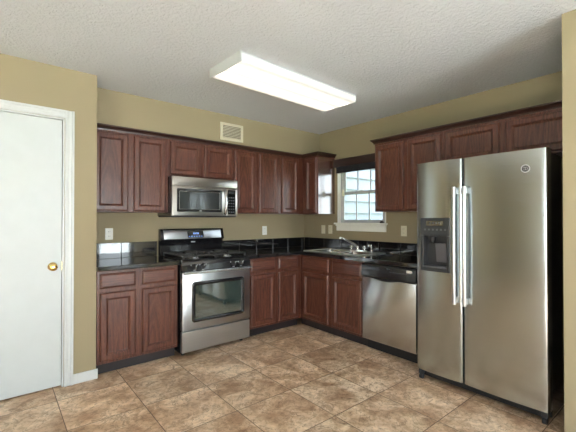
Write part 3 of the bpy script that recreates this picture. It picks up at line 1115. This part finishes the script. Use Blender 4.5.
# ------------------------------------------------------------------ refrigerator
def refrigerator():
    ya, yb = -3.188, -2.278
    t = thing('refrigerator', 'large stainless side by side refrigerator with ice dispenser', 'refrigerator', (-.42, (ya + yb) / 2, 0))
    MB().box(-.735, -.045, ya + .004, yb - .004, .03, 1.742, .006).build('body', M['black'], t)
    xf = -.807
    def fx(y, c, hw):
        s = (y - c) / hw
        return xf - .014 * (1 - s * s)
    def door(y0, y1, z0, z1, hole=None):
        b = MB()
        bm = b.bm
        c, hw = (y0 + y1) / 2, (y1 - y0) / 2
        r = .016
        ys = [y0 + (y1 - y0) * i / 14 for i in range(15)]
        ys[0], ys[-1] = y0 + r, y1 - r
        if hole:
            ys = sorted(set([v for v in ys if all(abs(v - h) > .012 for h in hole[:2])] + list(hole[:2])))
        prof = []
        for k in range(5):                    # rounded right edge
            a = PI / 2 * k / 4
            prof.append((y0 + r - r * math.cos(a), fx(y0 + r, c, hw) + r - r * math.sin(a)))
        prof += [(y, fx(y, c, hw)) for y in ys[1:-1]]
        for k in range(5):
            a = PI / 2 * k / 4
            prof.append((y1 - r + r * math.sin(a), fx(y1 - r, c, hw) + r - r * math.cos(a)))
        prof = [(y0, -.738)] + prof + [(y1, -.738)]
        zs = [z0] + ([hole[2], hole[3]] if hole else []) + [z1]
        grid = [[bm.verts.new((x, y, z)) for (y, x) in prof] for z in zs]
        for i in range(len(zs) - 1):
            for j in range(len(prof) - 1):
                if hole and i == 1 and prof[j][0] >= hole[0] - 1e-6 and prof[j + 1][0] <= hole[1] + 1e-6 and prof[j][1] < -.78:
                    continue
                bm.faces.new([grid[i][j], grid[i][j + 1], grid[i + 1][j + 1], grid[i + 1][j]])
            bm.faces.new([grid[i][-1], grid[i][0], grid[i + 1][0], grid[i + 1][-1]])
        bm.faces.new(grid[0])
        bm.faces.new(grid[-1][::-1])
        b.smooth = True
        return b
    ym = -2.655
    hy0, hy1, hz0, hz1 = -2.566, -2.324, .893, 1.318
    ld = door(ym + .004, yb, 0.085, 1.764, (hy0, hy1, hz0, hz1)).build('freezer_door', M['steel_fridge'], t)
    rd = door(ya, ym - .004, .085, 1.764).build('fresh_food_door', M['steel_fridge'], t)
    # dispenser
    xd = -.826
    b = MB()
    b.box(xd, -.80, hy0, hy1, 1.178, hz1, .004)                 # control head
    b.box(xd, -.79, hy0, hy0 + .026, hz0, 1.178, .004)
    b.box(xd, -.79, hy1 - .026, hy1, hz0, 1.178, .004)
    b.box(xd, -.79, hy0 + .026, hy1 - .026, hz0, .925, .004)
    b.box(-.745, -.740, hy0, hy1, hz0, 1.20)                     # cavity back
    b.box(-.79, -.742, hy0 + .010, hy0 + .020, hz0, 1.20)
    b.box(-.79, -.742, hy1 - .020, hy1 - .010, hz0, 1.20)
    b.box(-.80, -.742, hy0 + .010, hy1 - .010, 1.165, 1.19)
    b.box(-.80, -.742, hy0 + .010, hy1 - .010, hz0 + .004, .915)
    dp = b.build('dispenser', M['greyplastic'], ld)
    b = MB()
    b.box(xd - .0015, xd + .002, hy0 + .05, hy1 - .05, 1.255, 1.296, .001)
    b.build('dispenser_display', M['glassblack'], ld)
    for i in range(6):
        yy = hy0 + .028 + i * .033
        MB().box(xd - .0015, xd + .002, yy, yy + .016, 1.218, 1.232, .001).build('dispenser_button', M['paddle'], ld)
    for i in range(4):
        yy = hy0 + .075 + i * .026
        MB().box(xd - .0025, xd + .002, yy, yy + .012, 1.270, 1.284).build('display_icon', M['paddle'], ld)
    b = MB()
    b.prism([(0, 0), (.008, 0), (.030, .15), (.020, .15)], (-.752, hy0 + .055, .965), -X, Z, Y, .085)
    b.build('dispenser_paddle', M['paddle'], ld)
    b = MB()
    b.lathe((-.775, -2.40, 1.166), -Z, [(.028, 0), (.024, .03), (.016, .05), (0, .05)], 16)
    b.build('ice_chute', M['blackmat'], ld)
    b = MB()
    b.box(xd - .012, -.75, hy0 + .024, hy1 - .024, .925, .936, .004)
    b.build('drip_tray', M['paddle'], ld)
    # handles
    for yy, par in ((-2.608, ld), (-2.684, rd)):
        b = MB()
        pts = []
        n = 16
        for i in range(n + 1):
            q = i / n
            pts.append((xf - .042 - .008 * math.sin(PI * q), yy, .670 + q * .880))
        b.tube(pts, .011, 16, sx=1.25)
        for zz in (.700, 1.520):
            b.box(xf - .044, xf - .006, yy - .010, yy + .010, zz - .022, zz + .022, .004)
        b.build('handle', M['steel_fascia'], par)
    # round maker's badge: ring with a script like flourish
    by, bzz = -3.067, 1.640
    bx = fx(by, (ya + ym) / 2, (ym - ya) / 2)
    b = MB()
    b.lathe((bx + .001, by, bzz), -X, [(0, .002), (.021, .002), (.022, .004), (.026, .004), (.027, .0)], 28)
    bd = b.build('badge', M['print'], rd)
    b = MB()
    b.lathe((bx - .0012, by, bzz), -X, [(0, .0012), (.0205, .0012), (.0205, 0)], 28)
    b.build('badge_field', M['greyplastic'], bd)
    b = MB()
    for oy in (.006, -.006):
        pts = [(bx - .0032, by + oy + .0065 * math.cos(a), bzz + .010 * math.sin(a)) for a in [0.3 + 5.4 * k / 16 for k in range(17)]]
        b.tube(pts, .0013, 6)
    b.build('badge_script', M['print'], bd)
    # hinge caps, bottom grille, wheels
    for yy in (ya + .05, yb - .05):
        b = MB()
        b.lathe((-.765, yy, 1.752), Z, [(.022, 0), (.022, .010), (.017, .016), (0, .017)], 16)
        b.box(-.765, -.66, yy - .018, yy + .018, 1.742, 1.757, .004)
        b.build('hinge_cap', M['blackmat'], t)
    b = MB()
    b.box(-.772, -.735, ya + .03, yb - .03, .030, .080, .004)
    for i in range(5):
        b.box(-.775, -.772, ya + .06, yb - .06, .036 + i * .008, .040 + i * .008)
    b.build('bottom_grille', M['blackmat'], t)
    for yy in (ya + .03, yb - .03):
        b = MB()
        b.cyl((-.785, yy - .012, .022), (-.785, yy + .012, .022), .022, n=16)
        b.box(-.80, -.74, yy - .02, yy + .02, .040, .078, .004)
        b.build('roller', M['greyplastic'], t)
    return t
refrigerator()

# ------------------------------------------------------------------ ceiling light
def ceiling_light():
    L, W, zb = 1.325, .42, 2.425
    c = Vector((-1.522, -1.497, zb))
    t = thing('ceiling_light', 'long lit fluorescent ceiling fixture with a white wrap lens', 'light', c)
    t.rotation_euler = (0, 0, math.radians(2.9))
    t['base'] = (0, 0, 0)
    hz = H - zb - .001
    b = MB()
    b.box(-L / 2 + .01, L / 2 - .01, -W / 2 + .004, W / 2 - .004, .058, hz, .003)
    b.build('housing', M['white'], t)
    b = MB()
    for s in (-1, 1):
        b2 = MB()
        b2.box(s * (L / 2) - .006, s * (L / 2) + .006, -W / 2 - .004, W / 2 + .004, -.003, hz, .003)
        b2.build('end_plate', M['white'], t)
    b.bm.free()
    b = MB()
    prof = [(-W / 2 + .002, .058), (-W / 2, .02), (-W / 2 + .008, .004), (-W / 2 + .03, 0), (W / 2 - .03, 0), (W / 2 - .008, .004), (W / 2, .02), (W / 2 - .002, .058)]
    b.prism(prof, (-L / 2 + .006, 0, 0), Y, Z, X, L - .012)
    b.build('lens', M['lens'], t)
    return t
ceiling_light()

# ------------------------------------------------------------------ air vent
t = thing('air_vent', 'white louvered air vent on the soffit above the microwave', 'vent', (-1.411, -.317, 2.204))
vx0, vx1, vz0, vz1 = -1.561, -1.262, 2.204, 2.402
b = frame_rect(MB(), 'y', -.329, -.317, vx0, vx1, vz0, vz1, .030)
b.build('frame', M['cream'], t)
MB().box(vx0 + .028, vx1 - .028, -.3195, -.3175, vz0 + .028, vz1 - .028).build('backing', M['ventback'], t)
b = MB()
for i in range(8):
    zz = vz0 + .034 + i * .0168
    b.prism([(0, 0), (.008, .006), (.008, .0075), (0, .0015)], (vx0 + .03, -.3195, zz), -Y, Z, X, vx1 - vx0 - .06)
b.build('slats', M['cream'], t)

# ------------------------------------------------------------------ outlets and switches
def outlet(label, axis, a, z, mat, group, toggle=False):
    loc = (a, 0, z) if axis == 'y' else (0, a, z)
    t = thing('light_switch' if toggle else 'wall_outlet', label, 'switch' if toggle else 'outlet', loc, group)
    if axis == 'y':
        o, ea, en = Vector((a, -.001, z)), X, -Y
    else:
        o, ea, en = Vector((-.001, a, z)), -Y, -X
    b = MB()
    b.panel(o - ea * .036 - Z * .058, ea, Z, en, .072, .116, [(0, 0), (0, .003), (.003, .006)], radius=.004)
    b.build('cover_plate', mat, t)
    if toggle:
        b = MB()
        b.panel(o - ea * .006 - Z * .013 + en * .0055, ea, Z, en, .012, .026, [(0, 0), (.002, .010)])
        b.build('toggle', mat, t)
    else:
        for s in (-1, 1):
            b = MB()
            b.panel(o - ea * .017 + Z * (s * .0225 - .014) + en * .0055, ea, Z, en, .034, .028, [(0, 0), (0, .002)], radius=.010)
            r = b.build('receptacle', mat, t)
            b = MB()
            for q in (-.007, .007):
                b.panel(o + ea * (q - .0015) + Z * (s * .0225 - .004) + en * .0074, ea, Z, en, .003, .009, [(0, 0), (0, .0006)])
            b.build('slot', M['darkslot'], r)
    return t
outlet('white outlet above left countertop, nearest the white door', 'y', -2.627, 1.160, M['plastic'], None)
outlet('white outlet on back wall between range and corner', 'y', -.720, 1.156, M['plastic'], None)
outlet('pale switch left of window, nearest the corner', 'x', -.393, 1.166, M['ivory'], None, True)
outlet('ivory outlet left of window, just beside the window apron', 'x', -.527, 1.168, M['ivory'], None)
outlet('ivory outlet on right wall just left of refrigerator', 'x', -1.648, 1.176, M['ivory'], None)

# ------------------------------------------------------------------ window blind and sill item
t = thing('window_blind', 'dark wood blind raised to the top of the window', 'blind', (-.03, -1.035, 1.92))
b = MB()
b.box(-.062, -.050, WY0 + .02 - .03, WY1 + .012, 1.985, 2.088, .004)
b.box(-.050, -.001, WY1 + .002, WY1 + .012, 1.985, 2.088, .002)
b.box(-.050, -.001, WY0 - .010, WY0 + .001, 1.985, 2.088, .002)
b.build('valance', M['valance'], t)
b = MB()
for i in range(9):
    zz = 1.925 + i * .0088
    b.box(-.047, .003, WY0 + .016, WY1 - .018, zz, zz + .0062, .001, 1)
b.box(-.048, .004, WY0 + .015, WY1 - .017, 1.910, 1.923, .003)
b.build('slat_stack', M['blind'], t)
b = MB()
b.tube([(-.03, WY1 - .125, 1.93), (-.031, WY1 - .125, 1.82), (-.03, WY1 - .124, 1.69)], .0016, 6)
b.build('pull_cord', M['ivory'], t)
b = MB()
b.lathe((-.03, WY1 - .124, 1.605), Z, [(0, 0), (.016, .002), (.019, .02), (.016, .07), (.007, .088), (0, .090)], 14)
b.build('cord_tassel', M['ivory'], t)

t = thing('sink_stopper', 'small dark rounded item resting at right end of the window sill', 'stopper', (-.028, -1.375, WZ0))
MB().lathe((-.028, -1.375, WZ0), Z, [(0, 0), (.022, 0), (.024, .006), (.021, .018), (.012, .026), (0, .027)], 20).build('stopper_body', M['rubber'], t)
MB().lathe((-.028, -1.375, WZ0 + .026), Z, [(.005, 0), (.005, .006), (.009, .009), (.008, .014), (0, .015)], 14).build('stopper_knob', M['chrome'], t)

for o in list(SC.objects):
    if 'base' in o:
        del o['base']
